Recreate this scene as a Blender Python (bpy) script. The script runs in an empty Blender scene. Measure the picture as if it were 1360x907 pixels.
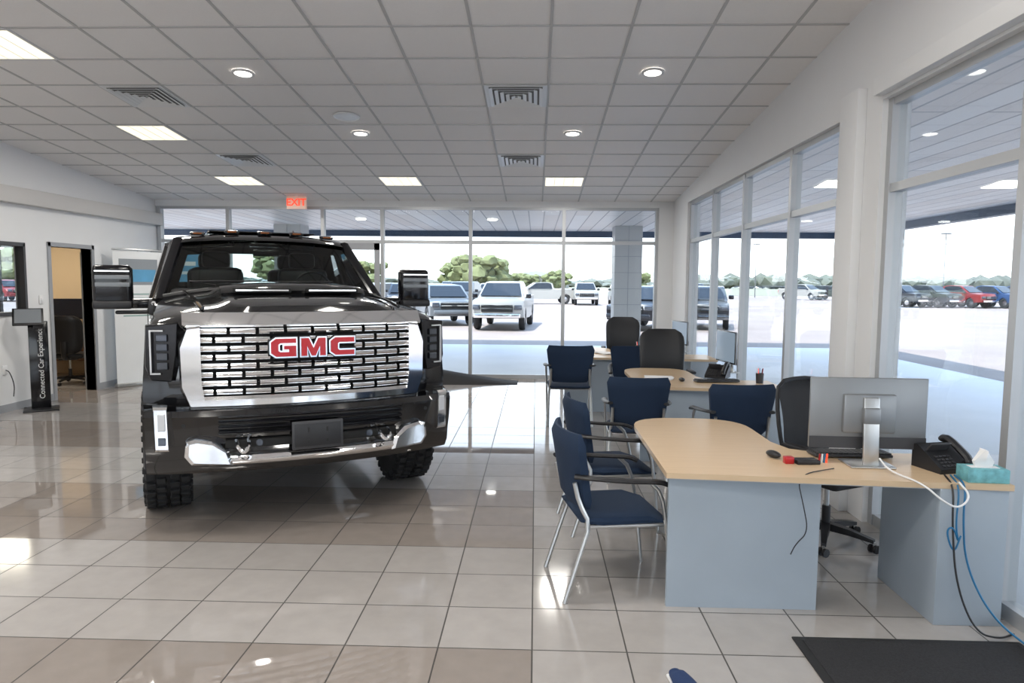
import bpy, bmesh, math, random
from mathutils import Vector, Matrix, Euler
random.seed(7)
S = bpy.context.scene
COL = S.collection
rad = math.radians
Q = 1.05

# ------------------------------------------------------------------ materials
def _n(nt, t, **k):
    n = nt.nodes.new(t)
    for a, b in k.items():
        setattr(n, a, b)
    return n

def mat(name, col, rough=0.5, metal=0.0, emit=None, estr=0.0, coat=0.0, noise=0.0, nscale=20.0, bump=0.0, bscale=200.0, spec=None):
    m = bpy.data.materials.new(name)
    m.use_nodes = True
    nt = m.node_tree
    p = nt.nodes['Principled BSDF']
    c = tuple(col) + (1.0,)
    p.inputs['Base Color'].default_value = c
    p.inputs['Roughness'].default_value = rough
    p.inputs['Metallic'].default_value = metal
    if spec is not None:
        p.inputs['Specular IOR Level'].default_value = spec
    if coat:
        p.inputs['Coat Weight'].default_value = coat
        p.inputs['Coat Roughness'].default_value = 0.03
    if emit:
        p.inputs['Emission Color'].default_value = tuple(emit) + (1.0,)
        p.inputs['Emission Strength'].default_value = estr
    tc = _n(nt, 'ShaderNodeTexCoord')
    if noise:
        nz = _n(nt, 'ShaderNodeTexNoise')
        nz.inputs['Scale'].default_value = nscale
        nz.inputs['Detail'].default_value = 4
        nt.links.new(tc.outputs['Object'], nz.inputs['Vector'])
        mx = _n(nt, 'ShaderNodeMix', data_type='RGBA')
        mx.inputs[6].default_value = tuple(x * (1 - noise) for x in col) + (1,)
        mx.inputs[7].default_value = tuple(min(1, x * (1 + noise)) for x in col) + (1,)
        nt.links.new(nz.outputs['Fac'], mx.inputs[0])
        nt.links.new(mx.outputs[2], p.inputs['Base Color'])
    if bump:
        nb = _n(nt, 'ShaderNodeTexNoise')
        nb.inputs['Scale'].default_value = bscale
        nt.links.new(tc.outputs['Object'], nb.inputs['Vector'])
        b = _n(nt, 'ShaderNodeBump')
        b.inputs['Strength'].default_value = bump
        b.inputs['Distance'].default_value = 0.004
        nt.links.new(nb.outputs['Fac'], b.inputs['Height'])
        nt.links.new(b.outputs['Normal'], p.inputs['Normal'])
    return m

def glass(name, tint=(0.93, 0.96, 0.97), ior=1.45, mul=1.0):
    m = bpy.data.materials.new(name)
    m.use_nodes = True
    nt = m.node_tree
    nt.nodes.remove(nt.nodes['Principled BSDF'])
    out = nt.nodes['Material Output']
    t = _n(nt, 'ShaderNodeBsdfTransparent')
    t.inputs[0].default_value = tuple(tint) + (1,)
    g = _n(nt, 'ShaderNodeBsdfGlossy')
    g.inputs['Roughness'].default_value = 0.01
    fr = _n(nt, 'ShaderNodeFresnel')
    fr.inputs[0].default_value = ior
    mu = _n(nt, 'ShaderNodeMath', operation='MULTIPLY')
    mu.inputs[1].default_value = mul
    nt.links.new(fr.outputs[0], mu.inputs[0])
    mx = _n(nt, 'ShaderNodeMixShader')
    nt.links.new(mu.outputs[0], mx.inputs[0])
    nt.links.new(t.outputs[0], mx.inputs[1])
    nt.links.new(g.outputs[0], mx.inputs[2])
    nt.links.new(mx.outputs[0], out.inputs[0])
    return m

M = {}
M['wall'] = mat('wall_paint', (0.78, 0.785, 0.79), 0.7, noise=0.02, nscale=3, bump=0.05)
M['wallshade'] = mat('soffit_band_shade', (0.60, 0.585, 0.57), 0.7, noise=0.02, nscale=3)  # shadow on the soffit band put into a darker beige-gray colour
M['wallwarm'] = mat('wall_beige_paint', (0.60, 0.47, 0.31), 0.7, noise=0.03, nscale=3)
M['trimgray'] = mat('gray_trim', (0.33, 0.34, 0.36), 0.5)
M['alu'] = mat('aluminium_frame', (0.48, 0.49, 0.50), 0.4, 0.5)
M['glass'] = glass('window_glass', mul=0.22)
M['chrome'] = mat('chrome', (0.96, 0.96, 0.97), 0.08, 1.0)
M['satin'] = mat('satin_steel', (0.55, 0.55, 0.54), 0.3, 0.9)
M['paint'] = mat('black_car_paint', (0.004, 0.004, 0.005), 0.10, 0.0, coat=1.0)
M['blkplastic'] = mat('black_plastic', (0.014, 0.014, 0.016), 0.42, bump=0.1)
M['gloss_black'] = mat('gloss_black', (0.006, 0.006, 0.008), 0.12)
M['rubber'] = mat('tyre_rubber', (0.014, 0.014, 0.015), 0.75, bump=0.2, bscale=80)
M['rim'] = mat('alloy_rim', (0.5, 0.5, 0.52), 0.25, 0.9)
M['wshield'] = glass('windshield_glass', tint=(0.74, 0.82, 0.80), ior=1.5)
M['carglass'] = glass('car_side_glass', tint=(0.55, 0.60, 0.60), ior=1.45)
M['seatblk'] = mat('dark_leather', (0.012, 0.012, 0.013), 0.45)
M['red'] = mat('badge_red', (0.45, 0.006, 0.012), 0.3, coat=0.3)
M['amber'] = mat('amber_marker_lens', (0.25, 0.07, 0.01), 0.25)
M['lens'] = mat('lamp_lens', (0.10, 0.11, 0.13), 0.08, 0.6)
M['led'] = mat('lamp_led_white', (0.55, 0.56, 0.58), 0.3)
M['grillblk'] = mat('grille_black', (0.002, 0.002, 0.002), 0.7)
M['navy'] = mat('navy_fabric', (0.006, 0.021, 0.054), 0.85, noise=0.25, nscale=300, bump=0.3, bscale=500)
M['deskgray'] = mat('desk_laminate_gray', (0.33, 0.38, 0.43), 0.45, noise=0.12, nscale=2.5)
M['mesh'] = mat('chair_mesh_black', (0.02, 0.02, 0.022), 0.8, bump=0.5, bscale=900)
M['leather'] = mat('black_leather', (0.012, 0.012, 0.014), 0.42, bump=0.15, bscale=150)
M['silver'] = mat('monitor_silver', (0.26, 0.27, 0.28), 0.35, 0.5)
M['darkgray'] = mat('dark_gray_plastic', (0.04, 0.04, 0.044), 0.45)
M['screen'] = mat('lcd_screen', (0.01, 0.012, 0.02), 0.12)
M['litscreen'] = mat('lcd_screen_lit', (0.1, 0.12, 0.15), 0.15, emit=(0.5, 0.65, 0.8), estr=0.2)
M['white'] = mat('white_plastic', (0.8, 0.8, 0.8), 0.4)
M['paper'] = mat('paper_white', (0.85, 0.85, 0.85), 0.8)
M['teal'] = mat('tissue_box_teal', (0.16, 0.42, 0.46), 0.6, noise=0.6, nscale=30)
M['bluecable'] = mat('cable_blue', (0.01, 0.14, 0.30), 0.4)
M['greyscreen'] = mat('screen_grey', (0.22, 0.24, 0.26), 0.2)
M['troffer'] = mat('light_diffuser', (1, 1, 1), 0.5, emit=(1.0, 0.90, 0.66), estr=0.60)
M['down'] = mat('downlight_lens', (1, 1, 1), 0.5, emit=(1.0, 0.95, 0.88), estr=4)
M['fixture'] = mat('fixture_white', (0.7, 0.7, 0.7), 0.5)
M['louver'] = mat('vent_louver', (0.78, 0.79, 0.80), 0.35, 0.2)
M['ventback'] = mat('vent_throat', (0.16, 0.16, 0.16), 0.7)
M['dark'] = mat('dark_void', (0.015, 0.015, 0.015), 0.8)
M['exit'] = mat('exit_letters', (0.9, 0.05, 0.02), 0.5, emit=(1.0, 0.08, 0.03), estr=.5)
M['exitbox'] = mat('exit_housing', (0.75, 0.58, 0.50), 0.5, emit=(1.0, 0.5, 0.35), estr=0.10)
M['bannerw'] = mat('banner_white', (0.80, 0.82, 0.83), 0.5, noise=0.04, nscale=4)
M['bannerb'] = mat('banner_blue', (0.10, 0.33, 0.55), 0.5, noise=0.3, nscale=5)
M['bannerg'] = mat('banner_print_green', (0.28, 0.42, 0.40), 0.5)
M['mat'] = mat('entry_mat_fibre', (0.020, 0.020, 0.022), 0.95, noise=0.8, nscale=110, bump=1.0, bscale=200)
M['brown'] = mat('office_desk_wood', (0.22, 0.11, 0.05), 0.5)
M['canopywhite'] = mat('canopy_column_tile', (0.50, 0.50, 0.49), 0.4)
M['fascia'] = mat('canopy_fascia', (0.05, 0.08, 0.13), 0.4)
M['leaf'] = mat('tree_foliage', (0.125, 0.14, 0.06), 0.9, noise=0.5, nscale=3)
M['leafdark'] = mat('distant_foliage', (0.11, 0.12, 0.10), 0.9, noise=0.4, nscale=0.5)
M['grass'] = mat('grass_strip', (0.20, 0.20, 0.14), 0.95, noise=0.3, nscale=0.6)
M['buildwall'] = mat('shed_wall', (0.3, 0.29, 0.27), 0.8)
M['pole'] = mat('pole_metal', (0.12, 0.12, 0.13), 0.5, 0.5)
M['shoe'] = mat('shoe_navy_knit', (0.012, 0.035, 0.11), 0.8, bump=0.4)

def maple():
    m = bpy.data.materials.new('maple_laminate')
    m.use_nodes = True
    nt = m.node_tree
    p = nt.nodes['Principled BSDF']
    tc = _n(nt, 'ShaderNodeTexCoord')
    mp = _n(nt, 'ShaderNodeMapping')
    mp.inputs['Scale'].default_value = (2, 22, 10)
    nz = _n(nt, 'ShaderNodeTexNoise')
    nz.inputs['Scale'].default_value = 1.6
    nz.inputs['Detail'].default_value = 6
    cr = _n(nt, 'ShaderNodeValToRGB')
    cr.color_ramp.elements[0].color = (0.56, 0.40, 0.245, 1)
    cr.color_ramp.elements[1].color = (0.68, 0.51, 0.335, 1)
    nt.links.new(tc.outputs['Object'], mp.inputs[0])
    nt.links.new(mp.outputs[0], nz.inputs['Vector'])
    nt.links.new(nz.outputs['Fac'], cr.inputs[0])
    nt.links.new(cr.outputs[0], p.inputs['Base Color'])
    p.inputs['Roughness'].default_value = 0.32
    return m
M['maple'] = maple()

TW, TD, TY0 = 0.449, 0.425, 3.62
def floor_mat():
    m = bpy.data.materials.new('polished_porcelain_tile')
    m.use_nodes = True
    nt = m.node_tree
    L = nt.links.new
    p = nt.nodes['Principled BSDF']
    tc = _n(nt, 'ShaderNodeTexCoord')
    mp = _n(nt, 'ShaderNodeMapping')
    mp.inputs['Location'].default_value = (TW * 40, -TY0 + TD * 40, 0)
    L(tc.outputs['Object'], mp.inputs[0])
    br = _n(nt, 'ShaderNodeTexBrick', offset=0.0, squash=1.0)
    br.inputs['Color1'].default_value = (0.38, 0.355, 0.335, 1)
    br.inputs['Color2'].default_value = (0.43, 0.405, 0.385, 1)
    br.inputs['Mortar'].default_value = (0.05, 0.045, 0.04, 1)
    br.inputs['Scale'].default_value = 1
    br.inputs['Mortar Size'].default_value = 0.0040
    br.inputs['Mortar Smooth'].default_value = 0.1
    br.inputs['Brick Width'].default_value = TW
    br.inputs['Row Height'].default_value = TD
    L(mp.outputs[0], br.inputs['Vector'])
    sx = _n(nt, 'ShaderNodeSeparateXYZ')
    L(tc.outputs['Object'], sx.inputs[0])
    a = _n(nt, 'ShaderNodeMath', operation='SUBTRACT'); a.inputs[1].default_value = TY0 + 2 * TD
    L(sx.outputs['Y'], a.inputs[0])
    d = _n(nt, 'ShaderNodeMath', operation='DIVIDE'); d.inputs[1].default_value = TD * 6
    L(a.outputs[0], d.inputs[0])
    f = _n(nt, 'ShaderNodeMath', operation='FRACT'); L(d.outputs[0], f.inputs[0])
    lt = _n(nt, 'ShaderNodeMath', operation='LESS_THAN'); lt.inputs[1].default_value = 0.5
    L(f.outputs[0], lt.inputs[0])
    xl = _n(nt, 'ShaderNodeMath', operation='LESS_THAN'); xl.inputs[1].default_value = 0.0
    L(sx.outputs['X'], xl.inputs[0])
    band = _n(nt, 'ShaderNodeMath', operation='MULTIPLY')
    L(lt.outputs[0], band.inputs[0]); L(xl.outputs[0], band.inputs[1])
    nz = _n(nt, 'ShaderNodeTexNoise'); nz.inputs['Scale'].default_value = 9; nz.inputs['Detail'].default_value = 8
    L(tc.outputs['Object'], nz.inputs['Vector'])
    mx = _n(nt, 'ShaderNodeMix', data_type='RGBA', blend_type='MULTIPLY')
    mx.inputs[0].default_value = 1
    cr = _n(nt, 'ShaderNodeValToRGB')
    cr.color_ramp.elements[0].position = 0.3; cr.color_ramp.elements[0].color = (0.92, 0.92, 0.92, 1)
    cr.color_ramp.elements[1].position = 0.7; cr.color_ramp.elements[1].color = (1, 1, 1, 1)
    L(nz.outputs['Fac'], cr.inputs[0])
    L(br.outputs['Color'], mx.inputs[6]); L(cr.outputs[0], mx.inputs[7])
    mx2 = _n(nt, 'ShaderNodeMix', data_type='RGBA', blend_type='MULTIPLY')
    L(band.outputs[0], mx2.inputs[0])
    L(mx.outputs[2], mx2.inputs[6]); mx2.inputs[7].default_value = (0.76, 0.71, 0.67, 1)
    L(mx2.outputs[2], p.inputs['Base Color'])
    r1 = _n(nt, 'ShaderNodeMapRange')
    r1.inputs['To Min'].default_value = 0.10; r1.inputs['To Max'].default_value = 0.03
    L(band.outputs[0], r1.inputs['Value'])
    r2 = _n(nt, 'ShaderNodeMath', operation='MAXIMUM')
    sc = _n(nt, 'ShaderNodeMath', operation='MULTIPLY'); sc.inputs[1].default_value = 0.7
    L(br.outputs['Fac'], sc.inputs[0])
    L(r1.outputs[0], r2.inputs[0]); L(sc.outputs[0], r2.inputs[1])
    L(r2.outputs[0], p.inputs['Roughness'])
    p.inputs['Specular IOR Level'].default_value = 0.95
    bp = _n(nt, 'ShaderNodeBump'); bp.inputs['Strength'].default_value = 0.5; bp.inputs['Distance'].default_value = 0.002; bp.invert = True
    L(br.outputs['Fac'], bp.inputs['Height']); L(bp.outputs[0], p.inputs['Normal'])
    return m

def plank_mat():
    m = bpy.data.materials.new('canopy_metal_soffit')
    m.use_nodes = True
    nt = m.node_tree
    L = nt.links.new
    p = nt.nodes['Principled BSDF']
    tc = _n(nt, 'ShaderNodeTexCoord')
    mp = _n(nt, 'ShaderNodeMapping'); mp.inputs['Rotation'].default_value = (0, 0, rad(90)); mp.inputs['Location'].default_value = (60, 60, 0)
    br = _n(nt, 'ShaderNodeTexBrick', offset=0.5)
    br.inputs['Color1'].default_value = (0.76, 0.68, 0.62, 1)
    br.inputs['Color2'].default_value = (0.90, 0.86, 0.82, 1)
    br.inputs['Mortar'].default_value = (0.28, 0.27, 0.27, 1)
    br.inputs['Scale'].default_value = 1
    br.inputs['Mortar Size'].default_value = 0.014
    br.inputs['Brick Width'].default_value = 6.0
    br.inputs['Row Height'].default_value = 0.32
    L(tc.outputs['Object'], mp.inputs[0]); L(mp.outputs[0], br.inputs['Vector'])
    L(br.outputs['Color'], p.inputs['Base Color'])
    p.inputs['Roughness'].default_value = 0.35
    return m

def ground_mat():
    m = bpy.data.materials.new('concrete_lot')
    m.use_nodes = True
    nt = m.node_tree
    L = nt.links.new
    p = nt.nodes['Principled BSDF']
    tc = _n(nt, 'ShaderNodeTexCoord')
    nz = _n(nt, 'ShaderNodeTexNoise'); nz.inputs['Scale'].default_value = 0.35; nz.inputs['Detail'].default_value = 8
    L(tc.outputs['Object'], nz.inputs['Vector'])
    cr = _n(nt, 'ShaderNodeValToRGB')
    cr.color_ramp.elements[0].position = 0.3; cr.color_ramp.elements[0].color = (0.20, 0.16, 0.142, 1)
    cr.color_ramp.elements[1].position = 0.7; cr.color_ramp.elements[1].color = (0.25, 0.205, 0.183, 1)
    L(nz.outputs['Fac'], cr.inputs[0]); L(cr.outputs[0], p.inputs['Base Color'])
    p.inputs['Roughness'].default_value = 0.7
    return m
M['floor'] = floor_mat(); M['soffit'] = plank_mat(); M['ground'] = ground_mat()
M['apron'] = mat('covered_drive_concrete', (0.50, 0.53, 0.57), 0.45, noise=0.12, nscale=1.2)
M['ceil'] = mat('acoustic_tile', (0.86, 0.84, 0.825), 0.85, noise=0.03, nscale=60, bump=0.4, bscale=300)
M['tbar'] = mat('ceiling_tbar', (0.50, 0.495, 0.49), 0.5)

# ------------------------------------------------------------------ builder
class B:
    def __init__(s):
        s.v = []; s.f = []; s.m = []; s.mats = []
    def mi(s, m):
        if isinstance(m, str): m = M[m]
        if m not in s.mats: s.mats.append(m)
        return s.mats.index(m)
    def add(s, vs, fs, m, X=None):
        o = len(s.v); k = s.mi(m)
        for v in vs:
            v = Vector(v)
            if X is not None: v = X @ v
            s.v.append(v[:])
        for f in fs:
            s.f.append([i + o for i in f]); s.m.append(k)
    def addbm(s, bm, m, X=None):
        bm.verts.ensure_lookup_table(); bm.verts.index_update()
        s.add([v.co.copy() for v in bm.verts], [[v.index for v in f.verts] for f in bm.faces], m, X)
        bm.free()
    def box(s, c, size, m, rot=(0, 0, 0), bev=0.0, seg=2, top=None):
        bm = bmesh.new()
        bmesh.ops.create_cube(bm, size=1)
        for v in bm.verts:
            v.co = Vector((v.co.x * size[0], v.co.y * size[1], v.co.z * size[2]))
            if top and v.co.z > 0:
                v.co.x *= top[0]; v.co.y *= top[1]
        if bev:
            bmesh.ops.bevel(bm, geom=bm.edges[:], offset=min(bev, min(size) * 0.49), segments=seg, profile=0.5, affect='EDGES')
        X = Matrix.Translation(c) @ Euler(tuple(rad(a) for a in rot)).to_matrix().to_4x4()
        s.addbm(bm, m, X)
    def b2(s, lo, hi, m, bev=0.0):
        s.box([(a + b) / 2 for a, b in zip(lo, hi)], [abs(b - a) for a, b in zip(lo, hi)], m, bev=bev)
    def cyl(s, p0, p1, r0, m, r1=None, seg=16):
        if r1 is None: r1 = r0
        p0 = Vector(p0); p1 = Vector(p1); d = p1 - p0
        q = d.to_track_quat('Z', 'Y').to_matrix()
        vs = []
        for p, r in ((p0, r0), (p1, r1)):
            for i in range(seg):
                a = 2 * math.pi * i / seg
                vs.append(p + q @ Vector((r * math.cos(a), r * math.sin(a), 0)))
        fs = [[i, (i + 1) % seg, seg + (i + 1) % seg, seg + i] for i in range(seg)]
        fs.append(list(range(seg))[::-1]); fs.append(list(range(seg, 2 * seg)))
        s.add(vs, fs, m)
    def tube(s, pts, r, m, seg=8, smooth=0, sx=1.0):
        pts = [Vector(p) for p in pts]
        for _ in range(smooth):
            n = [pts[0]]
            for a, b in zip(pts[:-1], pts[1:]):
                n += [a * .75 + b * .25, a * .25 + b * .75]
            n.append(pts[-1]); pts = n
        vs = []
        N = len(pts)
        for i, p in enumerate(pts):
            d = (pts[min(i + 1, N - 1)] - pts[max(i - 1, 0)]).normalized()
            up = Vector((0, 0, 1)) if abs(d.z) < 0.95 else Vector((1, 0, 0))
            if i == 0: side = d.cross(up).normalized()
            else:
                side = (side - d * side.dot(d)).normalized()
            u = side.cross(d)
            for k in range(seg):
                a = 2 * math.pi * k / seg
                vs.append(p + side * (r * sx * math.cos(a)) + u * (r * math.sin(a)))
        fs = []
        for i in range(N - 1):
            for k in range(seg):
                fs.append([i * seg + k, i * seg + (k + 1) % seg, (i + 1) * seg + (k + 1) % seg, (i + 1) * seg + k])
        fs.append(list(range(seg))[::-1]); fs.append([(N - 1) * seg + k for k in range(seg)])
        s.add(vs, fs, m)
    def loft(s, rings, m, cap=True, closed=True, X=None):
        n = len(rings[0]); vs = [p for r in rings for p in r]; fs = []
        for i in range(len(rings) - 1):
            for k in range(n if closed else n - 1):
                fs.append([i * n + k, i * n + (k + 1) % n, (i + 1) * n + (k + 1) % n, (i + 1) * n + k])
        if cap:
            fs.append(list(range(n))[::-1]); fs.append([(len(rings) - 1) * n + k for k in range(n)])
        s.add(vs, fs, m, X)
    def sliced(s, prof, xs, m, fn=None):
        """side profile (y,z) swept across the x stations, each vertex shaped by fn"""
        rings = []
        for x in xs:
            rings.append([fn(x, y, z) if fn else (x, y, z) for y, z in prof])
        s.loft(rings, m)
    def prism(s, poly, m, d0, d1, axis='z'):
        def P(a, b, d):
            return {'z': (a, b, d), 'x': (d, a, b), 'y': (a, d, b)}[axis]
        n = len(poly)
        vs = [P(a, b, d0) for a, b in poly] + [P(a, b, d1) for a, b in poly]
        fs = [[i, (i + 1) % n, n + (i + 1) % n, n + i] for i in range(n)]
        fs.append(list(range(n))[::-1]); fs.append(list(range(n, 2 * n)))
        s.add(vs, fs, m)
    def lathe(s, prof, m, c=(0, 0, 0), axis='z', seg=32):
        vs = []
        for r, h in prof:
            for i in range(seg):
                a = 2 * math.pi * i / seg
                x, y = r * math.cos(a), r * math.sin(a)
                v = {'z': (x, y, h), 'x': (h, x, y), 'y': (x, h, y)}[axis]
                vs.append((v[0] + c[0], v[1] + c[1], v[2] + c[2]))
        fs = []
        for j in range(len(prof) - 1):
            for i in range(seg):
                fs.append([j * seg + i, j * seg + (i + 1) % seg, (j + 1) * seg + (i + 1) % seg, (j + 1) * seg + i])
        s.add(vs, fs, m)
    def ball(s, c, r, m, sub=2, jit=0.0):
        bm = bmesh.new()
        bmesh.ops.create_icosphere(bm, subdivisions=sub, radius=1)
        for v in bm.verts:
            k = 1 + random.uniform(-jit, jit)
            v.co = Vector((v.co.x * r[0] * k, v.co.y * r[1] * k, v.co.z * r[2] * k))
        s.addbm(bm, m, Matrix.Translation(c))
    def mesh(s, name, ang=35):
        me = bpy.data.meshes.new(name)
        me.from_pydata(s.v, [], s.f)
        for m in s.mats: me.materials.append(m)
        me.polygons.foreach_set('material_index', s.m)
        bm = bmesh.new(); bm.from_mesh(me)
        bmesh.ops.recalc_face_normals(bm, faces=bm.faces[:])
        bm.to_mesh(me); bm.free()
        me.polygons.foreach_set('use_smooth', [True] * len(me.polygons))
        try: me.set_sharp_from_angle(angle=rad(ang))
        except Exception: pass
        me.update()
        return me
    def obj(s, name, loc=(0, 0, 0), rz=0.0, scale=1.0, parent=None, rot=None, ang=35):
        return inst(s.mesh(name, ang), name, loc, rz, scale, parent, rot)

def inst(me, name, loc=(0, 0, 0), rz=0.0, scale=1.0, parent=None, rot=None):
    o = bpy.data.objects.new(name, me)
    COL.objects.link(o)
    o.location = loc
    o.rotation_euler = rot if rot else (0, 0, rad(rz))
    o.scale = (scale,) * 3
    if parent: o.parent = parent
    return o

def empty(name, loc=(0, 0, 0), rz=0.0, scale=1.0):
    o = bpy.data.objects.new(name, None)
    COL.objects.link(o); o.location = loc; o.rotation_euler = (0, 0, rad(rz)); o.scale = (scale,) * 3
    return o

def text(name, body, size, ext, m, loc, rot, parent=None, sx=1.0, off=0.0, space=1.0):
    c = bpy.data.curves.new(name, 'FONT')
    c.body = body; c.size = size; c.extrude = ext; c.align_x = 'CENTER'; c.align_y = 'CENTER'; c.offset = off
    c.space_character = space
    c.materials.append(M[m] if isinstance(m, str) else m)
    o = bpy.data.objects.new(name, c); COL.objects.link(o)
    o.location = loc; o.rotation_euler = tuple(rad(a) for a in rot); o.scale = (sx, 1, 1)
    if parent: o.parent = parent
    return o

# ------------------------------------------------------------------ room
CT = 0.086
def ceilz(y): return 4.263 - CT * y
XL, XR, YB, YF = -6.9, 2.42, 12.6, -4.0
RX, RY, RY0 = .638, .628, 5.737          # ceiling module

b = B(); b.b2((XL - 0.15, YF - 0.15, -0.12), (XR + 0.15, YB + 0.15, 0), 'floor'); b.obj('floor')
b = B()
b.prism([(YF - .2, ceilz(YF - .2)), (YB + .2, ceilz(YB + .2)), (YB + .2, ceilz(YB + .2) + .12), (YF - .2, ceilz(YF - .2) + .12)], 'ceil', XL - .2, XR + .2, 'x')
k = -16
while RY0 + RY * k < YB:
    y = RY0 + RY * k
    if y > YF: b.b2((XL, y - .012, ceilz(y) - .007), (XR, y + .012, ceilz(y) + .01), 'tbar')
    k += 1
x = 0.10 - RX * 12
while x < XR:
    if x > XL:
        b.prism([(YF, ceilz(YF) - .006), (YB, ceilz(YB) - .006), (YB, ceilz(YB) + .01), (YF, ceilz(YF) + .01)], 'tbar', x - .012, x + .012, 'x')
    x += RX
b.obj('ceiling')

LWY0, LWY1, LWZ0, LWZ1 = 7.4, 9.28, 1.27, 2.20
DY0, DY1, DZ = 9.78, 10.70, 2.20
b = B(); x0, x1 = XL - .15, XL
def wl(y0, y1, z0, z1=None):
    if z1 is None:
        b.prism([(y0, z0), (y1, z0), (y1, ceilz(y1)), (y0, ceilz(y0))], 'wall', x0, x1, 'x')
    else: b.b2((x0, y0, z0), (x1, y1, z1), 'wall')
wl(YF, LWY0, 0); wl(LWY0, LWY1, 0, LWZ0); wl(LWY0, LWY1, LWZ1); wl(LWY1, DY0, 0); wl(DY0, DY1, DZ); wl(DY1, YB + .1, 0)
b.obj('wall_left')
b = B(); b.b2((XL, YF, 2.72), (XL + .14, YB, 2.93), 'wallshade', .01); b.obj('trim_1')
b = B()
b.b2((XL, YF, 0), (XL + .015, DY0 - .06, .1), 'trimgray'); b.b2((XL, DY1 + .06, 0), (XL + .015, YB, .1), 'trimgray'); b.obj('baseboard_left')
b = B()
for z0, z1 in ((LWZ0 - .02, LWZ0 + .03), (LWZ1 - .03, LWZ1 + .02)): b.b2((XL - .1, LWY0, z0), (XL + .02, LWY1, z1), 'darkgray')
for y in (LWY0, LWY1 - .04): b.b2((XL - .1, y, LWZ0), (XL + .02, y + .04, LWZ1), 'darkgray')
b.b2((XL - .06, LWY0, LWZ0), (XL - .05, LWY1, LWZ1), 'glass'); b.obj('window_1')
b = B()
b.b2((XL - .16, DY0 - .06, 0), (XL + .02, DY0, DZ + .06), 'trimgray'); b.b2((XL - .16, DY1, 0), (XL + .02, DY1 + .06, DZ + .06), 'trimgray')
b.b2((XL - .16, DY0 - .06, DZ), (XL + .02, DY1 + .06, DZ + .06), 'trimgray')
b.box((XL - .23, DY1 + .50, 1.08), (.04, .86, 2.14), 'trimgray', (0, 0, 4)); b.cyl((XL - .25, DY1 + .85, 1.0), (XL - .33, DY1 + .85, 1.0), .02, 'satin')
b.obj('door_1')
# office behind, with its own window on the far wall
OY0, OY1 = 6.9, 12.7
b = B(); b.b2((-10.6, OY0, -.1), (XL - .15, OY1, 0), 'floor'); b.obj('floor_office')
b = B(); b.b2((-10.7, OY0, 0), (-10.6, OY1, 2.8), 'wallwarm'); b.b2((-10.6, OY0 - .1, 0), (XL - .15, OY0, 2.8), 'wallwarm')
b.b2((-9.20, OY1 - .1, 0), (XL - .15, OY1, 2.8), 'wallwarm'); b.b2((-10.6, OY1 - .1, 0), (-9.20, OY1, .95), 'wallwarm'); b.b2((-10.6, OY1 - .1, 2.35), (-9.20, OY1, 2.8), 'wallwarm')
b.obj('wall_office')
b = B()
for x in (-10.58, -9.90, -9.23): b.b2((x - .025, OY1 - .09, .95), (x + .025, OY1 - .02, 2.35), 'darkgray')
for z in (.95, 2.31): b.b2((-10.6, OY1 - .09, z), (-9.20, OY1 - .02, z + .04), 'darkgray')
b.b2((-10.6, OY1 - .06, .95), (-9.20, OY1 - .052, 2.35), 'glass'); b.obj('window_6')
b = B(); b.b2((-10.7, OY0, 2.8), (XL - .15, OY1, 2.9), 'fixture'); b.obj('ceiling_office')
# back wall
HB = 3.07
b = B(); b.b2((XL - .15, YB, HB), (XR + .15, YB + .15, ceilz(YB) + .05), 'wall'); b.b2((2.16, YB - .05, 0), (XR + .15, YB + .15, HB), 'wall')
b.obj('wall_back')
xs = [-6.84, -5.58, -3.85, -2.77, -1.18, .49, 2.14]
b = B(); zt = 2.45
for x in xs: b.b2((x - .03, YB, 0), (x + .03, YB + .12, HB), 'alu')
for z0, z1 in ((0, .07), (zt - .03, zt + .03), (HB - .05, HB)): b.b2((xs[0], YB + .01, z0), (xs[-1], YB + .11, z1), 'alu')
b.b2((xs[0], YB + .055, .05), (xs[-1], YB + .063, HB - .02), 'glass')
b.obj('window_2')
b = B()
for x in (-3.80, -2.90): b.b2((x, YB - .06, .02), (x + .09, YB - .005, 2.42), 'trimgray')
b.b2((-3.8, YB - .06, .02), (-2.81, YB - .005, .25), 'trimgray'); b.b2((-3.8, YB - .06, 2.3), (-2.81, YB - .005, 2.42), 'trimgray')
b.tube([(-2.93, YB - .10, .9), (-2.93, YB - .10, 1.4)], .014, 'satin'); b.obj('door_2')
# right wall
HR = 3.04
b = B()
b.prism([(YF, HR), (YB, HR), (YB, ceilz(YB)), (YF, ceilz(YF))], 'wall', XR, XR + .2, 'x')
b.b2((XR - .0, 5.12, 0), (XR + .2, 5.68, HR), 'wall'); b.b2((XR - .07, 5.36, 0), (XR, 5.66, HR + .14), 'wall', .005)
b.b2((XR, 11.45, 0), (XR + .2, YB, HR), 'wall'); b.b2((XR, YF, 0), (XR + .2, -2, HR), 'wall')
b.obj('wall_right')
def winright(name, ys, zt=2.42):
    b = B(); X0, X1 = XR + .04, XR + .14
    for y in ys: b.b2((X0, y - .03, 0), (X1, y + .03, HR), 'alu')
    for z0, z1 in ((0, .08), (zt - .03, zt + .03), (HR - .05, HR)): b.b2((X0 + .01, ys[0], z0), (X1 - .01, ys[-1], z1), 'alu')
    b.b2((X0 + .046, ys[0], .05), (X0 + .054, ys[-1], HR - .02), 'glass')
    return b.obj(name)
winright('window_3', [5.71, 7.0, 8.55, 10.0, 11.42])
winright('window_4', [-1.95, -.6, .75, 2.3, 3.70, 5.09])
b = B(); b.b2((XR - .07, YF, 3.06), (XR, 5.12, 3.18), 'wall', .004); b.obj('trim_2')
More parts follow.
